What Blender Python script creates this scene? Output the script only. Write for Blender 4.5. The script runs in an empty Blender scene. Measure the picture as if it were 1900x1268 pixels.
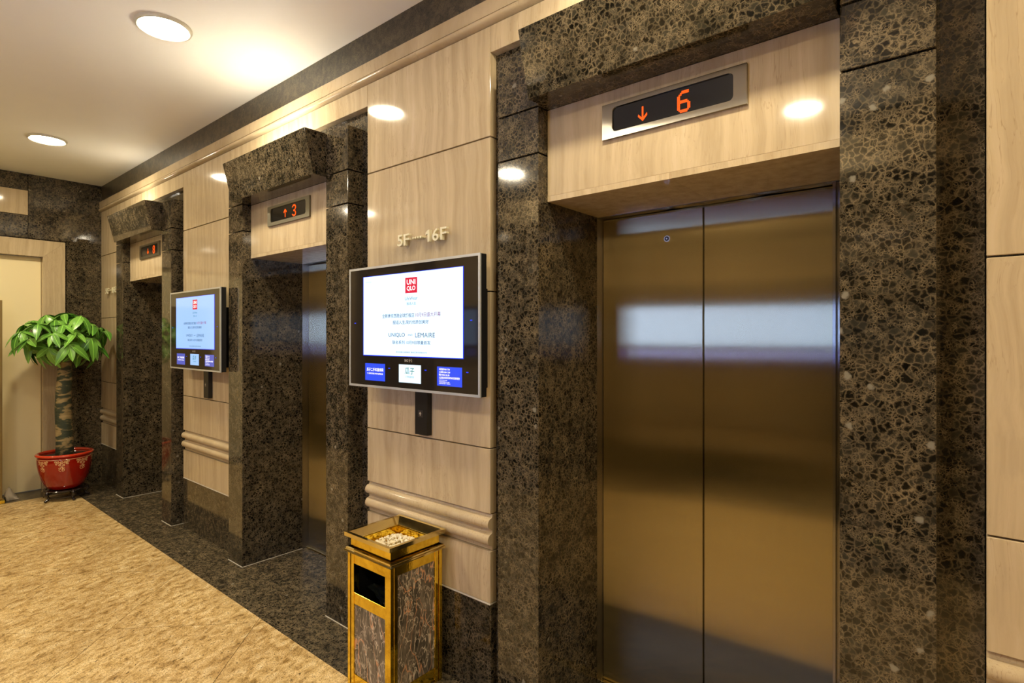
import bpy, bmesh, math, random
from mathutils import Vector, Matrix
random.seed(7)
PI = math.pi
scene = bpy.context.scene
COL = scene.collection

# ------------------------------------------------------------------ camera, world, exposure
FPX = 1033.0
cam_d = bpy.data.cameras.new('camera')
cam_d.sensor_fit = 'HORIZONTAL'
cam_d.sensor_width = 36.0
cam_d.lens = FPX / 1900.0 * 36.0
cam_d.shift_y = -10.0 / 1900.0
cam_d.clip_start = 0.02
cam = bpy.data.objects.new('camera', cam_d)
COL.objects.link(cam)
cam.location = (0, 0, 1.6)
cam.rotation_euler = (PI / 2, 0, math.radians(39.778))
scene.camera = cam

world = bpy.data.worlds.new('world')
scene.world = world
world.use_nodes = True
world.node_tree.nodes['Background'].inputs[0].default_value = (0.9, 0.8, 0.6, 1)
world.node_tree.nodes['Background'].inputs[1].default_value = 0.3

scene.view_settings.view_transform = 'Standard'
scene.view_settings.look = 'None'
scene.view_settings.exposure = 0.15
scene.view_settings.gamma = 1.0
scene.view_settings.use_curve_mapping = False

LAMP_COLOR = (1.0, 0.87, 0.64)
LAMP_POWER = 235.0
COVE_POWER = 200.0
SCREEN_POWER = 1.35

# ------------------------------------------------------------------ layout numbers (metres)
YW = 1.824      # beige stone face
YP = 1.765      # pillar face
YR = 1.866      # back of the recess
YD = 2.262      # elevator doors
ZC = 3.255      # ceiling
XB = -7.42      # end wall
XF = 3.2        # wall behind the camera
MID = 0.29      # middle of the lobby: the other side mirrors this one
CEN = [-5.935, -3.373, -0.811]
def opp(y): return 2 * MID - y

# ------------------------------------------------------------------ materials
def new_mat(name):
    m = bpy.data.materials.new(name)
    m.use_nodes = True
    nt = m.node_tree
    b = nt.nodes['Principled BSDF']
    return m, nt, b

def N(nt, t, **kw):
    n = nt.nodes.new(t)
    for k, v in kw.items():
        if k.startswith('i_'):
            n.inputs[k[2:].replace('_', ' ')].default_value = v
        else:
            setattr(n, k, v)
    return n

def ramp(nt, stops, interp='LINEAR'):
    r = nt.nodes.new('ShaderNodeValToRGB')
    r.color_ramp.interpolation = interp
    els = r.color_ramp.elements
    while len(els) < len(stops): els.new(0.5)
    for e, (p, c) in zip(els, stops):
        e.position = p
        e.color = (c[0], c[1], c[2], 1) if not isinstance(c, (int, float)) else (c, c, c, 1)
    return r

def coords(nt, rnd=True, scale=(1, 1, 1), rot=(0, 0, 0)):
    tc = nt.nodes.new('ShaderNodeTexCoord')
    out = tc.outputs['Object']
    if rnd:
        oi = nt.nodes.new('ShaderNodeObjectInfo')
        mul = N(nt, 'ShaderNodeVectorMath', operation='SCALE')
        comb = nt.nodes.new('ShaderNodeCombineXYZ')
        nt.links.new(oi.outputs['Random'], comb.inputs[0])
        nt.links.new(oi.outputs['Random'], comb.inputs[1])
        nt.links.new(comb.outputs[0], mul.inputs[0])
        mul.inputs['Scale'].default_value = 9.0
        add = N(nt, 'ShaderNodeVectorMath', operation='ADD')
        nt.links.new(out, add.inputs[0]); nt.links.new(mul.outputs[0], add.inputs[1])
        out = add.outputs[0]
    mp = nt.nodes.new('ShaderNodeMapping')
    mp.inputs['Scale'].default_value = scale
    mp.inputs['Rotation'].default_value = rot
    nt.links.new(out, mp.inputs[0])
    return mp.outputs[0]

def mix(nt, fac, a, b, mode='MIX'):
    n = nt.nodes.new('ShaderNodeMix'); n.data_type = 'RGBA'; n.blend_type = mode
    for sock, v in ((n.inputs[0], fac), (n.inputs[6], a), (n.inputs[7], b)):
        if hasattr(v, 'links') or hasattr(v, 'is_linked'):
            nt.links.new(v, sock)
        elif isinstance(v, (int, float)):
            sock.default_value = v
        else:
            sock.default_value = (v[0], v[1], v[2], 1)
    return n.outputs[2]

def simple(name, color, rough=0.5, metal=0.0, coat=0.0, emit=None, power=0.0, spec=0.5):
    m, nt, b = new_mat(name)
    b.inputs['Base Color'].default_value = (*color, 1)
    b.inputs['Roughness'].default_value = rough
    b.inputs['Metallic'].default_value = metal
    b.inputs['Coat Weight'].default_value = coat
    b.inputs['Specular IOR Level'].default_value = spec
    if emit:
        b.inputs['Emission Color'].default_value = (*emit, 1)
        b.inputs['Emission Strength'].default_value = power
    return m

def granite(name, scale=56.0, gain=1.0, rough=0.07, stretch=(1, 1, 1), spec=0.55):
    """dark brown conglomerate: dark rounded cells in a net of tan veins"""
    m, nt, b = new_mat(name)
    v = coords(nt, scale=stretch)
    nz = N(nt, 'ShaderNodeTexNoise', i_Scale=38.0, i_Detail=5.0, i_Roughness=0.6)
    nt.links.new(v, nz.inputs['Vector'])
    sub = N(nt, 'ShaderNodeVectorMath', operation='SUBTRACT'); sub.inputs[1].default_value = (.5, .5, .5)
    nt.links.new(nz.outputs['Color'], sub.inputs[0])
    sc = N(nt, 'ShaderNodeVectorMath', operation='SCALE'); sc.inputs['Scale'].default_value = 0.026
    nt.links.new(sub.outputs[0], sc.inputs[0])
    ad = N(nt, 'ShaderNodeVectorMath', operation='ADD')
    nt.links.new(v, ad.inputs[0]); nt.links.new(sc.outputs[0], ad.inputs[1])
    vo = N(nt, 'ShaderNodeTexVoronoi', feature='DISTANCE_TO_EDGE', i_Scale=scale)
    vo2 = N(nt, 'ShaderNodeTexVoronoi', feature='DISTANCE_TO_EDGE', i_Scale=scale * 2.3)
    vc = N(nt, 'ShaderNodeTexVoronoi', feature='F1', i_Scale=scale)
    for x in (vo, vo2, vc): nt.links.new(ad.outputs[0], x.inputs['Vector'])
    r1 = ramp(nt, [(0.0, 1.0), (0.045, 0.6), (0.12, 0.17), (0.26, 0.0)]); nt.links.new(vo.outputs['Distance'], r1.inputs[0])
    r2 = ramp(nt, [(0.0, 0.85), (0.05, 0.45), (0.14, 0.12), (0.25, 0.0)]); nt.links.new(vo2.outputs['Distance'], r2.inputs[0])
    big = N(nt, 'ShaderNodeTexNoise', i_Scale=9.0, i_Detail=5.0, i_Roughness=0.7)
    nt.links.new(v, big.inputs['Vector'])
    rb = ramp(nt, [(0.35, 0.12), (0.52, 0.5), (0.66, 1.0)]); nt.links.new(big.outputs['Fac'], rb.inputs[0])
    sm = N(nt, 'ShaderNodeTexNoise', i_Scale=30.0, i_Detail=4.0)
    nt.links.new(v, sm.inputs['Vector'])
    rs = ramp(nt, [(0.47, 0.0), (0.6, 1.0)]); nt.links.new(sm.outputs['Fac'], rs.inputs[0])
    cell = ramp(nt, [(0.0, (0.004 * gain, 0.0035 * gain, 0.0025 * gain)), (0.5, (0.013 * gain, 0.011 * gain, 0.007 * gain)),
                     (1.0, (0.045 * gain, 0.039 * gain, 0.025 * gain))])
    sepc = nt.nodes.new('ShaderNodeSeparateColor'); nt.links.new(vc.outputs['Color'], sepc.inputs[0])
    nt.links.new(sepc.outputs[0], cell.inputs[0])
    a = nt.nodes.new('ShaderNodeMath'); a.operation = 'MULTIPLY'
    nt.links.new(r1.outputs[0], a.inputs[0]); nt.links.new(rb.outputs[0], a.inputs[1])
    bb = nt.nodes.new('ShaderNodeMath'); bb.operation = 'MULTIPLY'
    nt.links.new(r2.outputs[0], bb.inputs[0]); nt.links.new(rs.outputs[0], bb.inputs[1])
    mx = nt.nodes.new('ShaderNodeMath'); mx.operation = 'MAXIMUM'
    nt.links.new(a.outputs[0], mx.inputs[0]); nt.links.new(bb.outputs[0], mx.inputs[1])
    col = mix(nt, mx.outputs[0], cell.outputs[0], (0.31 * gain, 0.235 * gain, 0.13 * gain))
    # rare pale crystals
    cr = N(nt, 'ShaderNodeTexVoronoi', feature='F1', i_Scale=14.0)
    nt.links.new(ad.outputs[0], cr.inputs['Vector'])
    rc = ramp(nt, [(0.0, 1.0), (0.10, 0.9), (0.16, 0.0)]); nt.links.new(cr.outputs['Distance'], rc.inputs[0])
    sp = nt.nodes.new('ShaderNodeSeparateColor'); nt.links.new(cr.outputs['Color'], sp.inputs[0])
    gt = nt.nodes.new('ShaderNodeMath'); gt.operation = 'GREATER_THAN'; gt.inputs[1].default_value = 0.86
    nt.links.new(sp.outputs[1], gt.inputs[0])
    mm = nt.nodes.new('ShaderNodeMath'); mm.operation = 'MULTIPLY'
    nt.links.new(rc.outputs[0], mm.inputs[0]); nt.links.new(gt.outputs[0], mm.inputs[1])
    col = mix(nt, mm.outputs[0], col, (0.30 * gain, 0.27 * gain, 0.20 * gain))
    nt.links.new(col, b.inputs['Base Color'])
    b.inputs['Roughness'].default_value = rough
    b.inputs['Specular IOR Level'].default_value = spec
    return m

def beige_stone(name, base=(0.52, 0.405, 0.24), rough=0.07, vein=(1, 1, 1)):
    """wood-grain marble, veins running up the panel"""
    m, nt, b = new_mat(name)
    v = coords(nt)
    wob = N(nt, 'ShaderNodeTexNoise', i_Scale=2.2, i_Detail=3.0)
    nt.links.new(v, wob.inputs['Vector'])
    sub = N(nt, 'ShaderNodeVectorMath', operation='SUBTRACT'); sub.inputs[1].default_value = (.5, .5, .5)
    nt.links.new(wob.outputs['Color'], sub.inputs[0])
    sc = N(nt, 'ShaderNodeVectorMath', operation='SCALE'); sc.inputs['Scale'].default_value = 0.10
    nt.links.new(sub.outputs[0], sc.inputs[0])
    ad = N(nt, 'ShaderNodeVectorMath', operation='ADD')
    nt.links.new(v, ad.inputs[0]); nt.links.new(sc.outputs[0], ad.inputs[1])
    mp = nt.nodes.new('ShaderNodeMapping'); mp.inputs['Scale'].default_value = (22 * vein[0], 22 * vein[1], 0.40 * vein[2])
    nt.links.new(ad.outputs[0], mp.inputs[0])
    n1 = N(nt, 'ShaderNodeTexNoise', i_Scale=1.0, i_Detail=5.0, i_Roughness=0.62)
    nt.links.new(mp.outputs[0], n1.inputs['Vector'])
    r1 = ramp(nt, [(0.30, tuple(c * k for c, k in zip(base, (0.80, 0.77, 0.72)))), (0.46, tuple(c * 0.92 for c in base)),
                   (0.55, base), (0.72, tuple(min(1, c * k) for c, k in zip(base, (1.12, 1.14, 1.20))))])
    nt.links.new(n1.outputs['Fac'], r1.inputs[0])
    mp2 = nt.nodes.new('ShaderNodeMapping'); mp2.inputs['Scale'].default_value = (70, 70, 1.2)
    nt.links.new(ad.outputs[0], mp2.inputs[0])
    n2 = N(nt, 'ShaderNodeTexNoise', i_Scale=1.0, i_Detail=3.0)
    nt.links.new(mp2.outputs[0], n2.inputs['Vector'])
    r2 = ramp(nt, [(0.486, 0.0), (0.5, 0.65), (0.514, 0.0)]); nt.links.new(n2.outputs['Fac'], r2.inputs[0])
    n3 = N(nt, 'ShaderNodeTexNoise', i_Scale=3.0, i_Detail=2.0); nt.links.new(v, n3.inputs['Vector'])
    r3 = ramp(nt, [(0.42, 0.0), (0.58, 1.0)]); nt.links.new(n3.outputs['Fac'], r3.inputs[0])
    mu = nt.nodes.new('ShaderNodeMath'); mu.operation = 'MULTIPLY'
    nt.links.new(r2.outputs[0], mu.inputs[0]); nt.links.new(r3.outputs[0], mu.inputs[1])
    col = mix(nt, mu.outputs[0], r1.outputs[0], (0.30, 0.20, 0.10))
    nt.links.new(col, b.inputs['Base Color'])
    b.inputs['Roughness'].default_value = rough
    b.inputs['Specular IOR Level'].default_value = 0.30
    return m

def gold_floor(name):
    m, nt, b = new_mat(name)
    v = coords(nt, rot=(0, 0, math.radians(65)))
    mp = nt.nodes.new('ShaderNodeMapping'); mp.inputs['Scale'].default_value = (1.0, 1.7, 1)
    nt.links.new(v, mp.inputs[0])
    n1 = N(nt, 'ShaderNodeTexNoise', i_Scale=14.0, i_Detail=9.0, i_Roughness=0.7, i_Distortion=0.5)
    n2 = N(nt, 'ShaderNodeTexNoise', i_Scale=42.0, i_Detail=6.0, i_Roughness=0.7, i_Distortion=0.6)
    n3 = N(nt, 'ShaderNodeTexNoise', i_Scale=2.2, i_Detail=3.0)
    for n in (n1, n2, n3): nt.links.new(mp.outputs[0], n.inputs['Vector'])
    r1 = ramp(nt, [(0.34, (0.25, 0.15, 0.045)), (0.45, (0.55, 0.38, 0.15)), (0.56, (0.72, 0.55, 0.27)), (0.68, (0.84, 0.71, 0.42))])
    nt.links.new(n1.outputs['Fac'], r1.inputs[0])
    r2 = ramp(nt, [(0.36, 1.0), (0.42, 0.0)]); nt.links.new(n2.outputs['Fac'], r2.inputs[0])
    r3 = ramp(nt, [(0.35, (0.84, 0.78, 0.70)), (0.65, (1.08, 1.06, 1.02))]); nt.links.new(n3.outputs['Fac'], r3.inputs[0])
    c = mix(nt, r2.outputs[0], r1.outputs[0], (0.15, 0.095, 0.03))
    r4 = ramp(nt, [(0.62, 0.0), (0.72, 0.8)]); nt.links.new(n2.outputs['Fac'], r4.inputs[0])
    c = mix(nt, r4.outputs[0], c, (0.86, 0.74, 0.45))
    n5 = N(nt, 'ShaderNodeTexNoise', i_Scale=130.0, i_Detail=3.0, i_Roughness=0.7); nt.links.new(mp.outputs[0], n5.inputs['Vector'])
    r5 = ramp(nt, [(0.38, (0.38, 0.30, 0.20)), (0.48, (1, 1, 1)), (0.66, (1.12, 1.12, 1.15))]); nt.links.new(n5.outputs['Fac'], r5.inputs[0])
    c = mix(nt, 1.0, c, r5.outputs[0], 'MULTIPLY')
    c = mix(nt, 1.0, c, r3.outputs[0], 'MULTIPLY')
    nt.links.new(c, b.inputs['Base Color'])
    b.inputs['Roughness'].default_value = 0.28
    b.inputs['Specular IOR Level'].default_value = 0.3
    return m

def brushed(name, base=(0.54, 0.475, 0.30), rough=0.25, aniso=0.88):
    """sheet steel with an upright grain: reflections smear sideways and stay crisp in height"""
    m, nt, b = new_mat(name)
    nt.nodes.remove(b)
    out = [n for n in nt.nodes if n.type == 'OUTPUT_MATERIAL'][0]
    gl = nt.nodes.new('ShaderNodeBsdfAnisotropic')
    nt.links.new(gl.outputs[0], out.inputs[0])
    tc = nt.nodes.new('ShaderNodeTexCoord')
    mp = nt.nodes.new('ShaderNodeMapping'); mp.inputs['Scale'].default_value = (500, 500, 3.0)
    nt.links.new(tc.outputs['Object'], mp.inputs[0])
    n = N(nt, 'ShaderNodeTexNoise', i_Scale=1.0, i_Detail=2.0); nt.links.new(mp.outputs[0], n.inputs['Vector'])
    r = ramp(nt, [(0.3, tuple(c * 0.95 for c in base)), (0.7, tuple(c * 1.04 for c in base))])
    nt.links.new(n.outputs['Fac'], r.inputs[0]); nt.links.new(r.outputs[0], gl.inputs['Color'])
    gl.inputs['Roughness'].default_value = rough
    gl.inputs['Anisotropy'].default_value = aniso
    cx = nt.nodes.new('ShaderNodeCombineXYZ'); cx.inputs[2].default_value = 1.0
    nt.links.new(cx.outputs[0], gl.inputs['Tangent'])
    mw = nt.nodes.new('ShaderNodeMapping'); mw.inputs['Scale'].default_value = (2.0, 2.0, 2.6)
    nt.links.new(tc.outputs['Object'], mw.inputs[0])
    nw = N(nt, 'ShaderNodeTexNoise', i_Scale=1.0, i_Detail=0.0); nt.links.new(mw.outputs[0], nw.inputs['Vector'])
    bp = nt.nodes.new('ShaderNodeBump'); bp.inputs['Strength'].default_value = 0.03; bp.inputs['Distance'].default_value = 0.02
    nt.links.new(nw.outputs['Fac'], bp.inputs['Height']); nt.links.new(bp.outputs[0], gl.inputs['Normal'])
    return m

def brass(name):
    m, nt, b = new_mat(name)
    v = coords(nt)
    n = N(nt, 'ShaderNodeTexNoise', i_Scale=25.0, i_Detail=4.0, i_Distortion=1.0); nt.links.new(v, n.inputs['Vector'])
    r = ramp(nt, [(0.3, (0.74, 0.50, 0.04)), (0.6, (0.95, 0.70, 0.08))]); nt.links.new(n.outputs['Fac'], r.inputs[0])
    nt.links.new(r.outputs[0], b.inputs['Base Color'])
    b.inputs['Metallic'].default_value = 1.0
    b.inputs['Roughness'].default_value = 0.12
    bp = nt.nodes.new('ShaderNodeBump'); bp.inputs['Strength'].default_value = 0.15; bp.inputs['Distance'].default_value = 0.004
    nt.links.new(n.outputs['Fac'], bp.inputs['Height']); nt.links.new(bp.outputs[0], b.inputs['Normal'])
    return m

def veined_marble(name):
    m, nt, b = new_mat(name)
    v = coords(nt, scale=(1, 1, 0.42), rot=(0.45, 0.35, 0))
    n0 = N(nt, 'ShaderNodeTexNoise', i_Scale=14.0, i_Detail=6.0, i_Roughness=0.65); nt.links.new(v, n0.inputs['Vector'])
    base = ramp(nt, [(0.3, (0.03, 0.028, 0.02)), (0.5, (0.11, 0.09, 0.065)), (0.68, (0.22, 0.18, 0.13))])
    nt.links.new(n0.outputs['Fac'], base.inputs[0])
    col = base.outputs[0]
    for s, w, c, d in ((30.0, 0.03, (0.42, 0.34, 0.25), 0.8), (17.0, 0.014, (0.66, 0.56, 0.42), 0.7), (8.0, 0.009, (0.68, 0.33, 0.16), 0.6)):
        nn = N(nt, 'ShaderNodeTexNoise', i_Scale=s, i_Detail=3.0, i_Distortion=d); nt.links.new(v, nn.inputs['Vector'])
        rr = ramp(nt, [(0.5 - w, 0.0), (0.5, 0.9), (0.5 + w, 0.0)]); nt.links.new(nn.outputs['Fac'], rr.inputs[0])
        col = mix(nt, rr.outputs[0], col, c)
    nt.links.new(col, b.inputs['Base Color'])
    b.inputs['Roughness'].default_value = 0.08
    return m

def plaster(name, col):
    m, nt, b = new_mat(name)
    v = coords(nt, rnd=False)
    n = N(nt, 'ShaderNodeTexNoise', i_Scale=1.3, i_Detail=4.0); nt.links.new(v, n.inputs['Vector'])
    r = ramp(nt, [(0.3, tuple(c * 0.96 for c in col)), (0.7, col)]); nt.links.new(n.outputs['Fac'], r.inputs[0])
    nt.links.new(r.outputs[0], b.inputs['Base Color'])
    b.inputs['Roughness'].default_value = 0.55
    return m

def trunk_mat(name):
    m, nt, b = new_mat(name)
    v = coords(nt, rnd=False, scale=(5, 5, 14))
    n = N(nt, 'ShaderNodeTexNoise', i_Scale=1.6, i_Detail=5.0, i_Distortion=0.5); nt.links.new(v, n.inputs['Vector'])
    r = ramp(nt, [(0.42, (0.035, 0.045, 0.022)), (0.50, (0.07, 0.075, 0.035)), (0.53, (0.30, 0.22, 0.09)), (0.7, (0.42, 0.31, 0.14))])
    nt.links.new(n.outputs['Fac'], r.inputs[0])
    v2 = coords(nt, rnd=False, scale=(1, 1, 60))
    n2 = N(nt, 'ShaderNodeTexNoise', i_Scale=1.0, i_Detail=2.0); nt.links.new(v2, n2.inputs['Vector'])
    r2 = ramp(nt, [(0.3, (0.55, 0.55, 0.55)), (0.45, (1, 1, 1))]); nt.links.new(n2.outputs['Fac'], r2.inputs[0])
    c = mix(nt, 0.8, r.outputs[0], r2.outputs[0], 'MULTIPLY')
    nt.links.new(c, b.inputs['Base Color']); b.inputs['Roughness'].default_value = 0.7
    bp = nt.nodes.new('ShaderNodeBump'); bp.inputs['Strength'].default_value = 0.5; bp.inputs['Distance'].default_value = 0.006
    nt.links.new(n2.outputs['Fac'], bp.inputs['Height']); nt.links.new(bp.outputs[0], b.inputs['Normal'])
    return m

def leaf_mat(name, a, c2):
    m, nt, b = new_mat(name)
    tc = nt.nodes.new('ShaderNodeTexCoord')
    oi = nt.nodes.new('ShaderNodeObjectInfo')
    r = ramp(nt, [(0.0, a), (1.0, c2)]); nt.links.new(oi.outputs['Random'], r.inputs[0])
    # midrib and side veins in leaf space: x across, y along
    sx = nt.nodes.new('ShaderNodeSeparateXYZ'); nt.links.new(tc.outputs['Object'], sx.inputs[0])
    ab = nt.nodes.new('ShaderNodeMath'); ab.operation = 'ABSOLUTE'; nt.links.new(sx.outputs[0], ab.inputs[0])
    rr = ramp(nt, [(0.0, 1.0), (0.0022, 0.0)]); nt.links.new(ab.outputs[0], rr.inputs[0])
    c = mix(nt, rr.outputs[0], r.outputs[0], tuple(min(1, k * 1.7) for k in c2))
    nt.links.new(c, b.inputs['Base Color'])
    b.inputs['Roughness'].default_value = 0.3
    b.inputs['Transmission Weight'].default_value = 0.0
    b.inputs['Subsurface Weight'].default_value = 0.0
    return m

M = {}
M['granite'] = granite('dark_granite', 56.0, gain=0.68)
M['granite_floor'] = granite('dark_granite_floor', 60.0, gain=0.95, rough=0.2, spec=0.25)
M['granite_frieze'] = granite('dark_granite_frieze', 150.0, gain=0.6, rough=0.3)
M['beige'] = beige_stone('beige_marble')
M['beige_lintel'] = beige_stone('beige_marble_lintel')
M['beige_moulding'] = beige_stone('beige_marble_moulding', vein=(.12, .12, 4))
M['gold'] = gold_floor('gold_granite')
M['steel'] = brushed('brushed_steel')
M['steel_frame'] = brushed('steel_frame', base=(0.45, 0.42, 0.36))
M['brass'] = brass('brass')
M['marble'] = veined_marble('veined_marble')
M['ceiling'] = plaster('ceiling_paint', (0.95, 0.91, 0.80))
M['door_paint'] = plaster('door_paint', (0.86, 0.73, 0.41))
M['black_gloss'] = simple('black_gloss', (0.018, 0.014, 0.010), 0.06, spec=0.6)
M['black'] = simple('black_plastic', (0.008, 0.008, 0.008), 0.35)
M['dark'] = simple('dark_void', (0.004, 0.004, 0.004), 0.8)
M['silver'] = simple('silver_frame', (0.62, 0.64, 0.62), 0.35, 0.6)
M['ind_frame'] = simple('indicator_steel', (0.20, 0.18, 0.12), 0.42, 0.9)
M['led'] = simple('led_orange', (0.3, 0.02, 0.0), 0.5, emit=(1.0, 0.085, 0.0), power=1.35)
M['led_dark'] = simple('display_window', (0.006, 0.006, 0.005), 0.15)
M['letter'] = simple('letter_metal', (0.74, 0.69, 0.48), 0.35, 0.25)
M['grout'] = simple('grout', (0.02, 0.015, 0.008), 0.9)
M['caulk'] = simple('caulk', (0.55, 0.50, 0.40), 0.7)
M['lens'] = simple('lamp_lens', (0.9, 0.9, 0.9), 0.3, emit=LAMP_COLOR, power=LAMP_POWER)
M['cove'] = simple('cove_tube', (0.9, 0.9, 0.9), 0.3, emit=(1.0, 0.92, 0.76), power=COVE_POWER)
M['cove_fill'] = simple('cove_tube_fill', (0.9, 0.9, 0.9), 0.3, emit=(1.0, 0.92, 0.76), power=COVE_POWER * 1.0)
M['trim'] = simple('lamp_trim', (0.62, 0.58, 0.46), 0.35, 0.3)
M['red'] = simple('red_glaze', (0.30, 0.008, 0.002), 0.09, coat=0.6)
M['red_rim'] = simple('red_rim_glaze', (0.55, 0.035, 0.008), 0.09, coat=0.6)
M['floral'] = simple('floral_paint', (0.80, 0.48, 0.22), 0.3)
M['lacquer'] = simple('black_lacquer', (0.012, 0.007, 0.006), 0.12, coat=0.5)
M['soil'] = simple('soil', (0.03, 0.022, 0.012), 0.95)
M['trunk'] = trunk_mat('trunk_bark')
M['leaf'] = leaf_mat('leaf', (0.04, 0.15, 0.012), (0.20, 0.44, 0.06))
M['stem'] = simple('stem', (0.16, 0.26, 0.05), 0.5)
M['pebble'] = simple('pebble', (0.72, 0.63, 0.43), 0.7)
M['board'] = simple('board_brown', (0.20, 0.13, 0.035), 0.5)
M['rag'] = simple('rag', (0.42, 0.36, 0.26), 0.9)
M['tray'] = brass('brass_tray')
M['mirror_steel'] = simple('polished_rim', (0.80, 0.67, 0.30), 0.10, 1.0)

def screen_mat(name, col, power):
    return simple(name, (0.02, 0.02, 0.02), 0.12, emit=col, power=power)
M['scr'] = screen_mat('screen_white', (0.66, 0.84, 1.0), SCREEN_POWER)
M['scr_opp'] = screen_mat('screen_white_opposite', (0.34, 0.50, 1.0), 22.0)
M['scr_far'] = screen_mat('screen_pale_blue', (0.36, 0.60, 1.0), 0.95)
M['scr_blue'] = screen_mat('screen_blue', (0.02, 0.07, 0.85), 1.0)
M['scr_blue_far'] = screen_mat('screen_blue_far', (0.09, 0.12, 0.60), 0.8)
M['scr_blue_opp'] = screen_mat('screen_blue_opposite', (0.22, 0.22, 1.0), 15.0)
M['scr_glow'] = screen_mat('screen_edge_blue', (0.01, 0.04, 1.0), 1.2)
M['t_navy'] = simple('print_navy', (0.0, 0.01, 0.03), 0.4, emit=(0.0, 0.05, 0.15), power=1.0)
M['t_teal'] = simple('print_teal', (0.0, 0.03, 0.04), 0.4, emit=(0.02, 0.16, 0.22), power=1.0)
M['t_green'] = simple('print_green', (0.0, 0.05, 0.03), 0.4, emit=(0.0, 0.13, 0.08), power=1.0)
M['t_purple'] = simple('print_purple', (0.05, 0.0, 0.03), 0.4, emit=(0.22, 0.02, 0.14), power=1.0)
M['t_red'] = simple('logo_red', (0.3, 0.0, 0.01), 0.4, emit=(0.42, 0.0, 0.03), power=1.0)
M['t_white'] = simple('print_white', (0.8, 0.8, 0.8), 0.4, emit=(0.9, 0.93, 1.0), power=1.0)
M['t_grey'] = simple('print_grey', (0.5, 0.45, 0.38), 0.5)
M['t_pale'] = simple('print_pale', (0.2, 0.3, 0.3), 0.5, emit=(0.25, 0.42, 0.5), power=1.0)

# ------------------------------------------------------------------ mesh helpers
class MB:
    def __init__(s, o=(0, 0, 0)):
        s.bm = bmesh.new(); s.o = Vector(o)
    def box(s, x0, x1, y0, y1, z0, z1, bev=0.0, seg=1):
        ox, oy, oz = s.o
        r = bmesh.ops.create_cube(s.bm, size=1.0)
        vs = r['verts']
        for v in vs:
            v.co.x = (x0 if v.co.x < 0 else x1) - ox
            v.co.y = (y0 if v.co.y < 0 else y1) - oy
            v.co.z = (z0 if v.co.z < 0 else z1) - oz
        if bev > 0:
            es = list({e for v in vs for e in v.link_edges})
            bmesh.ops.bevel(s.bm, geom=es, offset=bev, segments=seg, affect='EDGES', profile=0.5)
        return s
    def poly(s, pts, faces):
        vs = [s.bm.verts.new(Vector(p) - s.o) for p in pts]
        for f in faces:
            try: s.bm.faces.new([vs[i] for i in f])
            except ValueError: pass
        return s
    def prism(s, prof, a, b, axis='x'):
        """closed profile swept along an axis; prof pairs are the other two axes in order"""
        def P(t, p):
            return {'x': (t, p[0], p[1]), 'y': (p[0], t, p[1]), 'z': (p[0], p[1], t)}[axis]
        n = len(prof)
        pts = [P(a, p) for p in prof] + [P(b, p) for p in prof]
        faces = [[i, (i + 1) % n, n + (i + 1) % n, n + i] for i in range(n)]
        faces += [list(range(n))[::-1], list(range(n, 2 * n))]
        s.poly(pts, faces)
        return s
    def lathe(s, prof, c=(0, 0, 0), seg=40, closed=False):
        c = Vector(c); rings = []
        for r, z in prof:
            if r < 1e-6:
                rings.append([s.bm.verts.new(c + Vector((0, 0, z)) - s.o)])
            else:
                rings.append([s.bm.verts.new(c + Vector((r * math.cos(2 * PI * k / seg), r * math.sin(2 * PI * k / seg), z)) - s.o) for k in range(seg)])
        pairs = list(zip(rings[:-1], rings[1:]))
        if closed: pairs.append((rings[-1], rings[0]))
        for A, B in pairs:
            for k in range(seg):
                k2 = (k + 1) % seg
                q = [A[k % len(A)], A[k2 % len(A)], B[k2 % len(B)], B[k % len(B)]]
                u = []
                for v in q:
                    if v not in u: u.append(v)
                if len(u) >= 3:
                    try: s.bm.faces.new(u)
                    except ValueError: pass
        return s
    def tube(s, pts, rad, seg=8, cap=True):
        pts = [Vector(p) - s.o for p in pts]
        if isinstance(rad, (int, float)): rad = [rad] * len(pts)
        rings = []
        up = None
        for i, p in enumerate(pts):
            d = (pts[min(i + 1, len(pts) - 1)] - pts[max(i - 1, 0)]).normalized()
            if up is None:
                up = Vector((0, 0, 1)) if abs(d.z) < 0.9 else Vector((1, 0, 0))
            u = d.cross(up)
            if u.length < 1e-5: u = d.cross(Vector((0, 1, 0)))
            u.normalize(); w = u.cross(d).normalized(); up = w
            rings.append([s.bm.verts.new(p + (u * math.cos(2 * PI * k / seg) + w * math.sin(2 * PI * k / seg)) * rad[i]) for k in range(seg)])
        for A, B in zip(rings[:-1], rings[1:]):
            for k in range(seg):
                s.bm.faces.new([A[k], A[(k + 1) % seg], B[(k + 1) % seg], B[k]])
        if cap:
            s.bm.faces.new(rings[0][::-1]); s.bm.faces.new(rings[-1])
        return s
    def build(s, name, mat, parent=None, smooth=False, keep_origin=True):
        bmesh.ops.recalc_face_normals(s.bm, faces=s.bm.faces[:])
        me = bpy.data.meshes.new(name); s.bm.to_mesh(me); s.bm.free()
        me.materials.append(mat)
        if smooth:
            for p in me.polygons: p.use_smooth = True
        o = bpy.data.objects.new(name, me); COL.objects.link(o)
        if parent is not None: o.parent = parent
        elif keep_origin: o.location = s.o
        return o

def smooth_angle(o, ang=35):
    me = o.data
    for p in me.polygons: p.use_smooth = True
    bm = bmesh.new(); bm.from_mesh(me)
    for e in bm.edges:
        if len(e.link_faces) == 2 and e.calc_face_angle(0) > math.radians(ang): e.smooth = False
    bm.to_mesh(me); bm.free()
    return o

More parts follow.
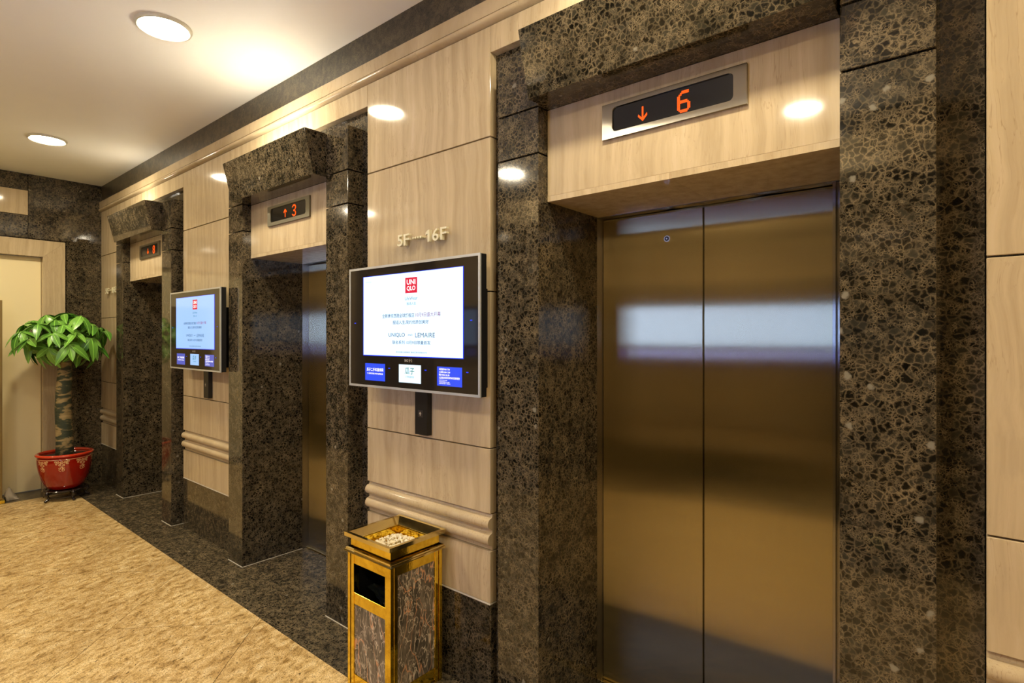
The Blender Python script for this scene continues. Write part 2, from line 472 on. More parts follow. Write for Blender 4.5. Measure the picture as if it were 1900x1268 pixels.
def thing(name, label, cat, loc, group=None, rz=0.0):
    e = bpy.data.objects.new(name, None); COL.objects.link(e)
    e.empty_display_size = 0.1
    e.location = loc; e.rotation_euler = (0, 0, rz)
    e['label'] = label; e['category'] = cat
    if group: e['group'] = group
    return e
def tag(o, label, cat, group=None):
    o['label'] = label; o['category'] = cat
    if group: o['group'] = group
    return o
def struct(o, label=None, cat=None):
    o['kind'] = 'structure'
    if label: o['label'] = label
    if cat: o['category'] = cat
    return o
def dup(o, parent=None):
    c = o.copy(); COL.objects.link(c)
    if parent is not None: c.parent = parent
    for ch in list(o.children): dup(ch, c)
    return c

_text_cache = {}
def text_obj(body, x0, x1, z0, z1, y, mat, parent, name='print', depth=0.0, bold=0.0, origin=(0, 0, 0)):
    """writing fitted into a rectangle of the x-z plane, read from the -y side"""
    cu = bpy.data.curves.new('writing', 'FONT'); cu.body = body; cu.size = 1.0
    cu.offset = bold; cu.extrude = 0.0; cu.resolution_u = 3
    tmp = bpy.data.objects.new('writing', cu); COL.objects.link(tmp)
    dg = bpy.context.evaluated_depsgraph_get(); dg.update()
    me = bpy.data.meshes.new_from_object(tmp.evaluated_get(dg))
    bpy.data.objects.remove(tmp); bpy.data.curves.remove(cu)
    xs = [v.co.x for v in me.vertices]; ys = [v.co.y for v in me.vertices]
    if not xs: return None
    ax, bx, ay, by = min(xs), max(xs), min(ys), max(ys)
    for v in me.vertices:
        px = x0 + (v.co.x - ax) / max(1e-6, bx - ax) * (x1 - x0)
        pz = z0 + (v.co.y - ay) / max(1e-6, by - ay) * (z1 - z0)
        v.co = Vector((px, y, pz)) - Vector(origin)
    me.name = name
    me.materials.clear(); me.materials.append(mat)
    for p in me.polygons: p.use_smooth = False
    if depth:
        bm = bmesh.new(); bm.from_mesh(me)
        bmesh.ops.remove_doubles(bm, verts=bm.verts, dist=1e-5)
        r = bmesh.ops.extrude_face_region(bm, geom=bm.faces[:])
        for e in r['geom']:
            if isinstance(e, bmesh.types.BMVert): e.co.y += depth
        bmesh.ops.recalc_face_normals(bm, faces=bm.faces[:])
        for f in bm.faces: f.smooth = False
        bm.to_mesh(me); bm.free()
    o = bpy.data.objects.new(name, me); COL.objects.link(o)
    if parent is not None: o.parent = parent
    return o

# ------------------------------------------------------------------ floor
floor = struct(MB((0, 0, 0)).box(XB - .25, XF + .1, opp(2.42), 2.42, -0.10, -0.006).build('floor', M['grout']))
GX0, GX1, GY0, GY1 = -7.12, XF, opp(1.511), 1.511
def clip(poly, axis, val, sign):
    out = []
    for i in range(len(poly)):
        a, b = poly[i], poly[(i + 1) % len(poly)]
        ia = (a[axis] - val) * sign >= 0; ib = (b[axis] - val) * sign >= 0
        if ia: out.append(a)
        if ia != ib:
            t = (val - a[axis]) / (b[axis] - a[axis])
            out.append((a[0] + (b[0] - a[0]) * t, a[1] + (b[1] - a[1]) * t))
    return out
P_ = 1.09; g = 0.0024
for i in range(-9, 8):
    for j in range(-9, 8):
        u0 = -2.70 + i * P_; w0 = -4.56 + j * P_          # x+y and x-y of the tile edges
        cs = [((u + w) / 2, (u - w) / 2) for u, w in ((u0 + g, w0 + g), (u0 + P_ - g, w0 + g), (u0 + P_ - g, w0 + P_ - g), (u0 + g, w0 + P_ - g))]
        for ax, v, sg in ((0, GX0, 1), (0, GX1, -1), (1, GY0, 1), (1, GY1, -1)):
            if cs: cs = clip(cs, ax, v, sg)
        if len(cs) < 3: continue
        area = 0.5 * abs(sum(cs[k][0] * cs[(k + 1) % len(cs)][1] - cs[(k + 1) % len(cs)][0] * cs[k][1] for k in range(len(cs))))
        if area < 0.00002: continue
        MB().prism(cs, -0.006, 0.0, 'z').build('gold_tile', M['gold'], floor)
def dark_tile(x0, x1, y0, y1):
    MB().box(x0 + .001, x1 - .001, y0 + .001, y1 - .001, -0.006, 0.0).build('dark_tile', M['granite_floor'], floor)
for side in (0, 1):
    Y = (lambda y: y) if side == 0 else opp
    def dt(x0, x1, a, b):
        a, b = Y(a), Y(b); dark_tile(x0, x1, min(a, b), max(a, b))
    cuts = [XB]
    for c in CEN: cuts += [c - .522, c + .522]
    cuts += [XF]
    full = []
    for a, b in zip(cuts[:-1], cuts[1:]):
        n = max(1, round((b - a) / 1.3))
        full += [a + (b - a) * k / n for k in range(n)]
    full.append(XF)
    for a, b in zip(full[:-1], full[1:]): dt(a, b, 1.512, YP)
    for k, c in enumerate(CEN):
        dt(c - .522, c + .522, YP, 2.24)
        a = CEN[k - 1] + .735 if k else XB
        dt(a, c - .735, YP, YR)
    dt(CEN[-1] + .735, XF, YP, YR)
y = GY0
for k in range(3): dark_tile(XB, GX0, GY0 + (GY1 - GY0) * k / 3, GY0 + (GY1 - GY0) * (k + 1) / 3)
dark_tile(-7.55, XB, opp(1.322), 1.322)

# ------------------------------------------------------------------ ceiling
ceiling = struct(MB((0, 0, 0)).box(XB - .25, XF + .1, opp(2.42), 2.42, ZC, ZC + .1).build('ceiling', M['ceiling']))

# ------------------------------------------------------------------ the two long walls (core mesh + stone pieces)
def long_wall(name, loc, rz, xs, cens):
    """xs: x range in local frame, cens: elevator centres in local frame; local y=0 is y=0 of the room"""
    edges = [xs[0]]
    for c in cens: edges += [c - .832, c + .832]
    edges += [xs[1]]
    core = MB((0, 0, 0))
    for k in range(0, len(edges), 2):
        core.box(edges[k], edges[k + 1], YR, 2.42, 0, ZC)
    for c in cens:
        core.box(c - .832, c + .832, 1.90, 2.42, 2.86, ZC)
        core.box(c - .832, c + .832, 2.36, 2.42, 0, 2.86)
    w = core.build(name, M['granite'])
    w.location = loc; w.rotation_euler = (0, 0, rz)
    struct(w)
    B = .0016
    for k in range(0, len(edges), 2):
        a, b = edges[k], edges[k + 1]
        n = max(1, round((b - a) / 1.15))
        for i in range(n):
            p, q = a + (b - a) * i / n + (.001 if i else 0), a + (b - a) * (i + 1) / n - (.001 if i < n - 1 else 0)
            MB().box(p, q, 1.828, YR, 0.0, 0.410, B).build('skirting_stone', M['granite'], w)
            MB().box(p, q, 1.822, YR, 0.4115, 0.418, .001).build('skirting_cap', M['caulk'], w)
            for z0, z1 in ((.4195, .648), (.815, 1.100), (1.105, 1.795), (1.800, 2.478), (2.484, 2.968)):
                MB().box(p, q, YW, YR, z0, z1, B).build('stone_panel', M['beige'], w)
            # moulding: back fillet with two half-round bulges
            prof = [(YR, .652), (YW + .014, .652)]
            for zc, r in ((.6985, .0265), (.770, .0250)):
                prof += [(YW + .012, zc - r - .004)]
                for t in range(9):
                    an = -PI / 2 + PI * t / 8
                    prof.append((YW + .008 - .024 * math.cos(an), zc + r * math.sin(an)))
                prof += [(YW + .012, zc + r + .004)]
            prof += [(YW + .014, .811), (YR, .811)]
            o = MB().prism(prof, p, q, 'x').build('half_round_moulding', M['beige_moulding'], w); smooth_angle(o, 40)
    for c in cens:
        for p, q in ((c - .832, c - .001), (c + .001, c + .832)):
            MB().box(p + .001, q - .001, YW, 1.895, 2.850, 2.968, B).build('architrave_stone', M['beige'], w)
    # cornice moulding and dark frieze in lengths
    L = xs[1] - xs[0]; n = round(L / 0.85)
    prof = [(YR, 2.972), (YW - .002, 2.972)]
    for t in range(9):
        an = -PI / 2 + PI * t / 8
        prof.append((YW - .010 - .017 * math.cos(an), 2.991 + .016 * math.sin(an)))
    prof += [(YW - .018, 3.008), (YW - .018, 3.076), (YR, 3.076)]
    for i in range(n):
        p, q = xs[0] + L * i / n + .0004, xs[0] + L * (i + 1) / n - .0004
        o = MB().prism(prof, p, q, 'x').build('cornice_stone', M['beige_moulding'], w); smooth_angle(o, 40)
        MB().box(p, q, YW + .002, YR, 3.078, ZC - .001).build('frieze_stone', M['granite_frieze'], w)
    return w
wall_right = long_wall('wall_right', (0, 0, 0), 0, (XB, XF), CEN)
wall_left = long_wall('wall_left', (0, 2 * MID, 0), PI, (-XF, -XB), [-c for c in CEN][::-1])

# ------------------------------------------------------------------ wall behind the camera
wf = struct(MB((0, 0, 0)).box(XF, XF + .1, opp(2.42), 2.42, 0, ZC).build('wall_front', M['beige']))
# ------------------------------------------------------------------ end wall with the double door
wb = MB((0, 0, 0))
wb.box(XB - .25, XB - .04, 1.335, 2.42, 0, ZC)
wb.box(XB - .25, XB - .04, opp(2.42), opp(1.335), 0, ZC)
wb.box(XB - .25, XB - .04, opp(1.335), 1.335, 2.44, ZC)
wall_back = struct(wb.build('wall_back', M['granite']))
FO, FI, FT, FTI = 1.505, 1.322, 2.590, 2.420
for s in (0, 1):
    S = (lambda y: y) if s == 0 else opp
    def bx(y0, y1, z0, z1, nm, mt, x0=XB - .04, x1=XB, bev=.001):
        a, b = sorted((S(y0), S(y1)))
        MB().box(x0, x1, a, b, z0, z1, bev).build(nm, mt, wall_back)
    bx(FO + .012, YW + .04, 0.0, 1.50, 'wall_stone', M['granite'])
    bx(FO + .012, YW + .04, 1.501, 2.60, 'wall_stone', M['granite'])
    bx(1.207, YW + .04, 2.602, ZC - .001, 'wall_stone', M['granite'])
bx = lambda y0, y1, z0, z1, nm, mt, x1=XB: MB().box(XB - .04, x1, y0, y1, z0, z1, .001).build(nm, mt, wall_back)
for k in range(2):
    a = opp(1.205) + (1.205 - opp(1.205)) * k / 2; b = opp(1.205) + (1.205 - opp(1.205)) * (k + 1) / 2
    bx(a + .0005, b - .0005, 3.085, ZC - .001, 'wall_stone', M['granite'], XB - .012)
    bx(a + .0005, b - .0005, 2.835, 3.083, 'beige_inset_stone', M['beige'], XB - .004)
    bx(a + .0005, b - .0005, 2.602, 2.833, 'wall_stone', M['granite'], XB - .012)
# mitred door surround
d1 = struct(bpy.data.objects.new('door_1', None)); COL.objects.link(d1); d1.location = (XB, MID, 0)
O = (XB, MID, 0)
def frame_piece(poly):
    o = MB(O).prism(poly, XB - .13, XB + .006, 'x').build('door_frame_stone', M['beige'], d1)
g2 = .001
yo, yi, yo2, yi2 = FO, FI, opp(FO), opp(FI)
frame_piece([(yo, 0), (yo, FT - g2), (yi, FTI - g2), (yi, 0)])
frame_piece([(yo2, 0), (yi2, 0), (yi2, FTI - g2), (yo2, FT - g2)])
frame_piece([(yo, FT), (yo2, FT), (yi2, FTI), (yi, FTI)])
for a, b in ((yi2 + .002, MID - .002), (MID + .002, yi - .002)):
    leaf = MB(O).box(XB - .115, XB - .075, a, b, 0.006, FTI - .003, .002).build('door_leaf', M['door_paint'], d1)
# ------------------------------------------------------------------ elevator surrounds
def make_surround(loc):
    t = thing('elevator_surround', '', 'door surround', loc, None)
    O = (0, YP, 0)
    def bx(x0, x1, y0, y1, z0, z1, nm, mt, bev=.0022):
        return MB(O).box(x0, x1, y0, y1, z0, z1, bev).build(nm, mt, t)
    for s in (-1, 1):
        a, b = sorted((s * .522, s * .735))
        for z0, z1, bv in ((0, 1.083, 0), (1.0833, 2.326, .0009), (2.333, 2.511, .0016), (2.518, 2.757, .0016)):
            bx(a, b, YP, 2.211, z0, z1, 'granite_block', M['granite'], bv)
        a, b = sorted((s * .735, s * .829))
        for z0, z1 in ((0, 1.40), (1.401, 2.848)):
            bx(a, b, 1.862, 2.20, z0, z1, 'recess_stone', M['granite'], .0)
    bx(-.734, .734, 1.862, 1.90, 2.758, 2.848, 'recess_stone', M['granite'], .0)
    # crown stone: leans outwards towards the top
    pts = [(-.513, 1.688, 2.513), (.513, 1.688, 2.513), (.519, 1.632, 2.759), (-.519, 1.632, 2.759),
           (-.513, 1.860, 2.513), (.513, 1.860, 2.513), (.519, 1.860, 2.759), (-.519, 1.860, 2.759)]
    mb = MB(O).poly(pts, [(0, 1, 2, 3), (1, 5, 6, 2), (5, 4, 7, 6), (4, 0, 3, 7), (3, 2, 6, 7), (0, 4, 5, 1)])
    bmesh.ops.bevel(mb.bm, geom=mb.bm.edges[:], offset=.0012, segments=1, affect='EDGES')
    mb.build('crown_stone', M['granite'], t)
    for a, b in ((-.5205, .0), (.0008, .5205)):
        bx(a, b, YW, 2.211, 2.143, 2.165, 'soffit_stone', M['beige_lintel'], .0)
    bx(-.5205, .5205, YW, 2.211, 2.165, 2.512, 'lintel_stone', M['beige_lintel'], .001)
    for s in (-1, 1):
        a, b = sorted((s * .519, s * .738)); x = s * .519; x2 = s * .738
        bx(a, b, YP - .004, YP, 0, .003, 'caulk_line', M['caulk'], 0)
        bx(min(x, x + s * .003), max(x, x + s * .003), YP, 2.211, 0, .003, 'caulk_line', M['caulk'], 0)
        bx(min(x2, x2 - s * .003), max(x2, x2 - s * .003), YP, 1.862, 0, .003, 'caulk_line', M['caulk'], 0)
    return t
def make_elevator(loc):
    t = thing('elevator', '', 'elevator', loc, None)
    O = (0, YD, 0)
    def bx(x0, x1, y0, y1, z0, z1, nm, mt, bev=.001):
        return MB(O).box(x0, x1, y0, y1, z0, z1, bev).build(nm, mt, t)
    L, R, S = -.524, .427, -.0485
    bx(S + .0035, R - .001, YD, YD + .03, .008, 2.137, 'door_panel', M['steel'])
    lp = bx(L + .005, S - .0035, YD, YD + .03, .008, 2.137, 'door_panel', M['steel'])
    f = MB(O)
    f.box(L - .028, L, 2.2115, YD + .034, .0, 2.16, .001)
    f.box(R, .522, 2.222, YD + .034, .0, 2.14, .001)
    f.box(R, R + .010, 2.2115, 2.222, .0, 2.14, .001)
    f.box(L, .522, 2.2115, YD + .034, 2.14, 2.16, .001)
    f.build('door_frame', M['steel_frame'], t)
    bx(L, R, YD + .034, YD + .06, 0, 2.14, 'shaft_dark_sheet', M['dark'], 0)  # near-black sheet stands in for the shaft's darkness behind the doors
    bx(L, R, 2.242, YD + .034, -.004, .006, 'door_sill', M['mirror_steel'])
    ln = MB(O); 
    cx, cz = -.206, 2.018
    for r0, r1, y0, y1 in ((.0135, .0135, YD - .003, YD),):
        ring = [(cx + r0 * math.cos(2 * PI * k / 24), cz + r0 * math.sin(2 * PI * k / 24)) for k in range(24)]
        ln.prism(ring, y0, y1, 'y')
    cam_ring = ln.build('key_hole_ring', M['silver'], t)
    ln = MB(O)
    ring = [(cx + .0095 * math.cos(2 * PI * k / 24), cz + .0095 * math.sin(2 * PI * k / 24)) for k in range(24)]
    ln.prism(ring, YD - .0045, YD - .0028, 'y').build('key_hole', M['black'], cam_ring)
    ln = MB(O)
    ring = [(cx + .0035 * math.cos(2 * PI * k / 12), cz + .0035 * math.sin(2 * PI * k / 12)) for k in range(12)]
    ln.prism(ring, YD - .006, YD - .0045, 'y').build('key_hole_pin', M['silver'], cam_ring)
    return t
S_LAB = ['dark granite door surround at the far end beside the potted tree',
         'dark granite door surround of the middle elevator between the two screens',
         'large dark granite door surround nearest the camera, around the full steel doors']
E_LAB = ['farthest elevator, mostly hidden in its recess by the end wall',
         'middle elevator whose steel door shows as a narrow strip',
         'nearest elevator with two brushed steel door panels fully in view']
proto_s = make_surround((CEN[2], YP, 0)); proto_e = make_elevator((CEN[2], YD, 0))
surr = [proto_s]; elev = [proto_e]
for k in (1, 0):
    a = dup(proto_s); a.location = (CEN[k], YP, 0); surr.insert(0, a)
    a = dup(proto_e); a.location = (CEN[k], YD, 0); elev.insert(0, a)
for k in range(3):
    surr[k]['label'] = S_LAB[k]; elev[k]['label'] = E_LAB[k]
    surr[k]['group'] = 'granite elevator surrounds'; elev[k]['group'] = 'elevators on the right wall'
OPP = ['far', 'middle', 'near']
for k, c in enumerate(CEN):
    for p, yy, lab, cat in ((proto_s, YP, 'granite door surround on the opposite wall, %s one', 0), (proto_e, YD, 'steel elevator doors on the opposite wall, %s one', 0)):
        a = dup(p); a.location = (c, opp(yy), 0); a.rotation_euler = (0, 0, PI)
        a['label'] = lab % OPP[k]; a['group'] = 'elevators on the opposite wall'

# ------------------------------------------------------------------ small uplights lying on top of the crown stones
def uplight(c, yy, rz, label, half=.30, mt='cove'):
    O = (c, YP, 2.759)
    t = thing('uplight', label, 'light', (c, yy, 2.759), 'uplights on the crown stones', rz)
    yc, rr, zz = (1.675, .0055, 2.7745) if mt == 'cove' else (1.790, .0045, 2.766)
    if mt == 'cove': MB((0, YP, 2.759)).box(-half, half, yc - .017, yc + .017, 2.7595, 2.769, .002).build('housing', M['trim'], t)
    else: MB((0, YP, 2.759)).box(-half, half, yc - .017, yc + .017, 2.7592, 2.7612).build('housing', M['trim'], t)
    MB((0, YP, 2.759)).tube([(-half + .01, yc, zz), (half - .01, yc, zz)], rr, 8).build('light_tube', M[mt], t, True)
UL = ['farthest', 'middle', 'nearest']
for k, c in enumerate(CEN):
    uplight(c, YP, 0, 'slim uplight hidden on top of the %s crown stone' % UL[k], (.10, .30, .30)[k])
    uplight(c, opp(YP), PI, 'added ceiling fill tube on the %s crown stone of the opposite wall' % UL[k], mt='cove_fill')  # unseen tubes added on the other side to brighten the ceiling

# ------------------------------------------------------------------ floor indicators
DIG = {
 '6': ["...XXXXX.", "..XXXXXX.", ".XX......", "XX.......", "XX.......", "XX.......", "XXXXXXX..", "XXXXXXXX.",
       "XX.....XX", "XX.....XX", "XX.....XX", "XX.....XX", ".XXXXXXX.", "..XXXXX.."],
 '3': ["..XXXXX..", ".XXXXXXX.", "XX.....XX", ".......XX", ".......XX", "......XX.", "...XXXX..", "...XXXX..",
       "......XX.", ".......XX", ".......XX", "XX.....XX", ".XXXXXXX.", "..XXXXX.."],
 '8': ["..XXXXX..", ".XXXXXXX.", "XX.....XX", "XX.....XX", "XX.....XX", "XX.....XX", ".XXXXXXX.", ".XXXXXXX.",
       "XX.....XX", "XX.....XX", "XX.....XX", "XX.....XX", ".XXXXXXX.", "..XXXXX.."]}
def rounded(x0, x1, z0, z1, r, n=5):
    pts = []
    for cx, cz, a0 in ((x1 - r, z1 - r, 0), (x0 + r, z1 - r, 90), (x0 + r, z0 + r, 180), (x1 - r, z0 + r, 270)):
        for k in range(n + 1):
            a = math.radians(a0 + 90 * k / n)
            pts.append((cx + r * math.cos(a), cz + r * math.sin(a)))
    return pts
def indicator(c, digit, up, label, ax, dx, frame_mat):
    y = YW - .012
    t = thing('floor_indicator', label, 'floor indicator', (c, YW, 2.394), 'floor indicators above the elevators')
    O = (c, YW, 2.394)
    # plate with a rounded window
    mb = MB(O)
    outer = [(c + .26, 2.459), (c - .26, 2.459), (c - .26, 2.330), (c + .26, 2.330)]
    inner = rounded(c - .2185, c + .2185, 2.352, 2.442, .016)
    bm = mb.bm
    def ring(pts, yy): return [bm.verts.new(Vector((p[0], yy, p[1])) - mb.o) for p in pts]
    fo, fi, bo, bi = ring(outer, y), ring(inner, y), ring(outer, YW - .0005), ring(inner, YW - .0005)
    n = len(inner); q = n // 4
    for a, b_, flip in ((fo, fi, 0), (bo, bi, 1)):
        for k in range(4):
            seg = b_[k * q:(k + 1) * q]
            for m_ in range(len(seg) - 1): bm.faces.new([a[k], seg[m_ + 1], seg[m_]])
            bm.faces.new([a[k], a[(k + 1) % 4], b_[((k + 1) * q) % n], seg[-1]])
    for k in range(n): bm.faces.new([fi[k], fi[(k + 1) % n], bi[(k + 1) % n], bi[k]])
    for k in range(4): bm.faces.new([fo[k], fo[(k + 1) % 4], bo[(k + 1) % 4], bo[k]])
    mb.build('frame', frame_mat, t)
    MB(O).prism(rounded(c - .219, c + .219, 2.3515, 2.4425, .016), YW - .006, YW - .001, 'y').build('display_window', M['led_dark'], t)
    # dot-matrix digit
    rows = DIG[digit]; w, h = .046, .074; x0 = c + dx - w / 2; z1 = 2.431
    mb = MB(O); cw, ch = w / 9, h / 14
    for r, row in enumerate(rows):
        for k, ch_ in enumerate(row):
            if ch_ == 'X':
                mb.box(x0 + k * cw + cw * .08, x0 + (k + 1) * cw - cw * .08, YW - .0075, YW - .006, z1 - (r + 1) * ch + ch * .08, z1 - r * ch - ch * .08)
    mb.build('lit_digit', M['led'], t)
    s = 1 if up else -1; zc = 2.3925; x = c + ax
    mb = MB(O)
    mb.box(x - .0028, x + .0028, YW - .0075, YW - .006, zc - .026, zc + .024)
    tip = zc + s * .027
    for sx in (-1, 1):
        pts = [(x, tip), (x, tip - s * .009), (x + sx * .0165, tip - s * .026), (x + sx * .0175, tip - s * .0175)]
        mb.prism([(p[0], p[1]) for p in pts], YW - .0077, YW - .006, 'y')
    mb.build('lit_arrow', M['led'], t)
    return t
indicator(CEN[2], '6', False, 'steel framed display over the nearest elevator with orange 6', -.098, .053, M['steel_frame'])
indicator(CEN[1], '3', True, 'framed display over the middle elevator with orange up arrow and 3', -.037, .073, M['ind_frame'])
indicator(CEN[0] + .05, '8', False, 'framed display over the farthest elevator with small orange 8', -.045, .108, M['ind_frame'])

# ------------------------------------------------------------------ advertising displays
def display(cx, y0, label, group, near=True, texts=True, opposite=False):
    O = (cx, y0 + .035, 1.64)
    t = thing('advertising_display', label, 'screen', O, group)
    dx = cx + 2.058
    X = lambda x: x + dx
    W = .469; Z0, Z1 = 1.342, 1.949
    def bx(x0, x1, ya, yb, z0, z1, nm, mt, bev=0, par=t):
        return MB(O).box(x0, x1, ya, yb, z0, z1, bev).build(nm, mt, par)
    f = MB(O); fw = .011
    f.box(cx - W, cx + W, y0, y0 + .008, Z1 - fw, Z1); f.box(cx - W, cx + W, y0, y0 + .008, Z0, Z0 + fw)
    f.box(cx - W, cx - W + fw, y0, y0 + .008, Z0 + fw, Z1 - fw); f.box(cx + W - fw, cx + W, y0, y0 + .008, Z0 + fw, Z1 - fw)
    f.build('silver_frame', M['silver'], t)
    bx(cx - W + .001, cx + W - .001, y0 + .008, y0 + .042, Z0 + .001, Z1 - .001, 'casing', M['black'], .001)
    bx(cx - .40, cx + .40, y0 + .042, YW - .001, Z0 + .03, Z1 - .14, 'wall_bracket', M['black'])
    bx(cx - W + fw, cx + W - fw, y0 + .002, y0 + .008, Z0 + fw, Z1 - fw, 'glass_front', M['black_gloss'])
    ys = y0 + .0005
    m0 = M['scr_opp'] if opposite else M['scr'] if near else M['scr_far']; mb_ = M['scr_blue_opp'] if opposite else M['scr_blue'] if near else M['scr_blue_far']
    sx0, sx1, sz0, sz1 = X(-2.402), X(-1.690), 1.505, 1.899
    s = bx(sx0, sx1, ys, ys + .0015, sz0, sz1, 'main_screen', m0)
    e = MB(O); w_ = .0035
    for a in ((sx0 - w_, sx1 + w_, sz1, sz1 + w_ * .6), (sx0 - w_, sx1 + w_, sz0 - w_, sz0), (sx0 - w_, sx0, sz0, sz1), (sx1, sx1 + w_, sz0, sz1)):
        e.box(a[0], a[1], ys, ys + .0015, a[2], a[3])
    e.build('screen_edge', M['scr_glow'], s)
    p1 = bx(X(-2.388), X(-2.228), ys, ys + .0015, 1.377, 1.463, 'small_screen', mb_)
    p2 = bx(X(-2.120), X(-1.963), ys, ys + .0015, 1.380, 1.465, 'small_screen', m0)
    p3 = bx(X(-1.852), X(-1.696), ys, ys + .0015, 1.379, 1.464, 'small_screen', mb_)
    for x, z in ((-2.475, 1.667), (-1.641, 1.667), (-2.195, 1.443), (-1.930, 1.444), (-1.664, 1.445)):
        bx(X(x) - .006, X(x) + .006, ys, ys + .001, z - .002, z + .002, 'status_light', M['scr_glow'])
    if not texts: return t
    yt = ys - .0006
    def T(body, x0, x1, z0, z1, mt, par=s, bold=.007, nm='print'):
        return text_obj(body, X(x0), X(x1), z0, z1, yt, mt, par, nm, bold=bold, origin=O)
    lg = bx(X(-2.072), X(-1.987), yt - .0002, yt + .0003, 1.802, 1.875, 'red_logo_square', M['t_red'], 0, s)
    yt2 = yt - .0006
    for row, za, zb in (('UNI', 1.842, 1.866), ('QLO', 1.811, 1.835)):
        text_obj(row, X(-2.060), X(-1.999), za, zb, yt2, M['t_white'], s, 'print', bold=.012, origin=O)
    T('LifeWear', -2.073, -1.985, 1.770, 1.785, M['t_teal'], bold=.0)
    T('服适人生', -2.062, -1.995, 1.746, 1.759, M['t_teal'], bold=.0)
    T('全新南京西路全球旗舰店', -2.247, -2.007, 1.688, 1.708, M['t_navy'])
    T('10月9日盛大开幕', -1.998, -1.828, 1.689, 1.709, M['t_purple'], bold=.004)
    T('服适人生,简约优质创美好', -2.165, -1.908, 1.656, 1.675, M['t_navy'])
    T('UNIQLO', -2.198, -2.075, 1.594, 1.615, M['t_navy'], bold=.006)
    T('AND', -2.054, -2.020, 1.602, 1.609, M['t_navy'], bold=.006)
    T('LEMAIRE', -2.000, -1.866, 1.594, 1.615, M['t_navy'], bold=.0)
    T('联名系列 10月9日限量首发', -2.168, -1.896, 1.561, 1.579, M['t_navy'])
    T('南京西路全球旗舰店 静安区南京西路969号', -2.140, -1.920, 1.520, 1.527, M['t_navy'], bold=.006)
    T('SHHQ', -2.382, -2.338, 1.868, 1.875, M['t_pale'], bold=.0)
    T('SMG 分众', -2.078, -2.022, 1.477, 1.493, M['t_grey'], t, bold=.008)
    T('瓜子二手车直卖网', -2.374, -2.240, 1.424, 1.441, M['t_white'], p1, .008)
    T('个人直卖无差价,更多车源等你来', -2.372, -2.242, 1.408, 1.417, M['t_white'], p1)
    T('瓜子', -2.075, -2.007, 1.420, 1.452, M['t_green'], p2, .008)
    T('二手车直卖网', -2.074, -2.010, 1.403, 1.413, M['t_green'], p2, 0)
    for i, (b_, x1) in enumerate((('每周每天9:00-17:00', -1.770), ('大卖场10:00-12:00', -1.768), ('晚19:00-20:30', -1.772), ('在这里您将享受到更多的优惠和服务', -1.708))):
        T(b_, -1.838, x1, 1.448 - i * .0125, 1.458 - i * .0125, M['t_white'], p3, .006)
    T('SHOW YOUR CARD', -1.838, -1.786, 1.402, 1.406, M['t_white'], p3, 0)
    T('地址南京西路 021-6288', -1.838, -1.772, 1.394, 1.399, M['t_white'], p3, 0)
    T('营业时间 周一至周日', -1.838, -1.768, 1.387, 1.392, M['t_white'], p3, 0)
    return t
display(-2.058, 1.700, 'large bright advertising screen between the near and middle elevators', 'advertising displays', True)
display(-4.560, 1.700, 'pale blue advertising screen between the middle and farthest elevators', 'advertising displays', False)
for cx, nm in ((-4.62, 'farther'), (-2.06, 'nearer')):
    a = display(cx, 1.700, 'advertising screen on the opposite wall, %s one' % nm, 'displays on the opposite wall', nm == 'nearer', False, nm == 'nearer')
    a.rotation_euler = (0, 0, PI); a.location = (cx, opp(1.735), 1.64)

# ------------------------------------------------------------------ call button panels
def call_panel(x0, x1, label):
    c = (x0 + x1) / 2; O = (c, YW, 1.21)
    t = thing('call_button_panel', label, 'button panel', O, 'elevator call button panels')
    MB(O).box(x0, x1, YW - .032, YW - .0005, 1.120, 1.338, .002).build('faceplate', M['black'], t)
    b = MB(O).box(c - .020, c + .014, YW - .0335, YW - .032, 1.207, 1.240, .0005).build('call_button', simple('button_steel', (.09, .08, .07), .3, .6), t)
    MB(O).prism([(c - .003, 1.233), (c - .011, 1.222), (c - .005, 1.222), (c - .005, 1.214), (c - .001, 1.214), (c - .001, 1.222), (c + .005, 1.222)],
                YW - .0345, YW - .0335, 'y').build('up_arrow', M['t_grey'], b)
    return t
call_panel(-2.112, -2.022, 'black call button strip below the large bright advertising screen')
call_panel(-4.614, -4.524, 'black call button strip below the pale blue advertising screen')

# ------------------------------------------------------------------ raised metal floor signs
def floor_sign(x_shift, label):
    O = (-2.07 + x_shift, YW, 2.08)
    t = thing('floor_number_sign', label, 'sign', O, 'raised metal floor number signs')
    for ch, x0, x1, z0, z1 in (('5', -2.249, -2.208, 2.053, 2.110), ('F', -2.200, -2.158, 2.053, 2.110),
                               ('1', -2.036, -2.008, 2.053, 2.110), ('6', -1.988, -1.945, 2.052, 2.111), ('F', -1.933, -1.891, 2.053, 2.111)):
        if ch == '1':
            a, b = x0 + x_shift, x1 + x_shift
            MB(O).prism([(b, z0), (b, z1), (b - .011, z1), (a, z1 - .012), (a, z1 - .024), (b - .014, z1 - .016), (b - .014, z0)],
                        YW - .030, YW - .014, 'y').build('metal_letter', M['letter'], t)
        else:
            text_obj(ch, x0 + x_shift, x1 + x_shift, z0, z1, YW - .030, M['letter'], t, 'metal_letter', depth=.016, bold=.012, origin=O)
        xm = (x0 + x1) / 2 + x_shift
        MB(O).tube([(xm - .006, YW - .015, (z0 + z1) / 2), (xm - .006, YW, (z0 + z1) / 2)], .002, 6).build('mounting_pin', M['letter'], t)
    for k in range(4):
        cx = -2.128 + .0185 * k + x_shift; z = 2.083
        ring = [(cx + .0055 * math.cos(2 * PI * i / 12), z + .0055 * math.sin(2 * PI * i / 12)) for i in range(12)]
        MB(O).prism(ring, YW - .030, YW, 'y').build('metal_dot', M['letter'], t)
floor_sign(0, 'raised metal sign 5F to 16F above the large bright advertising screen')
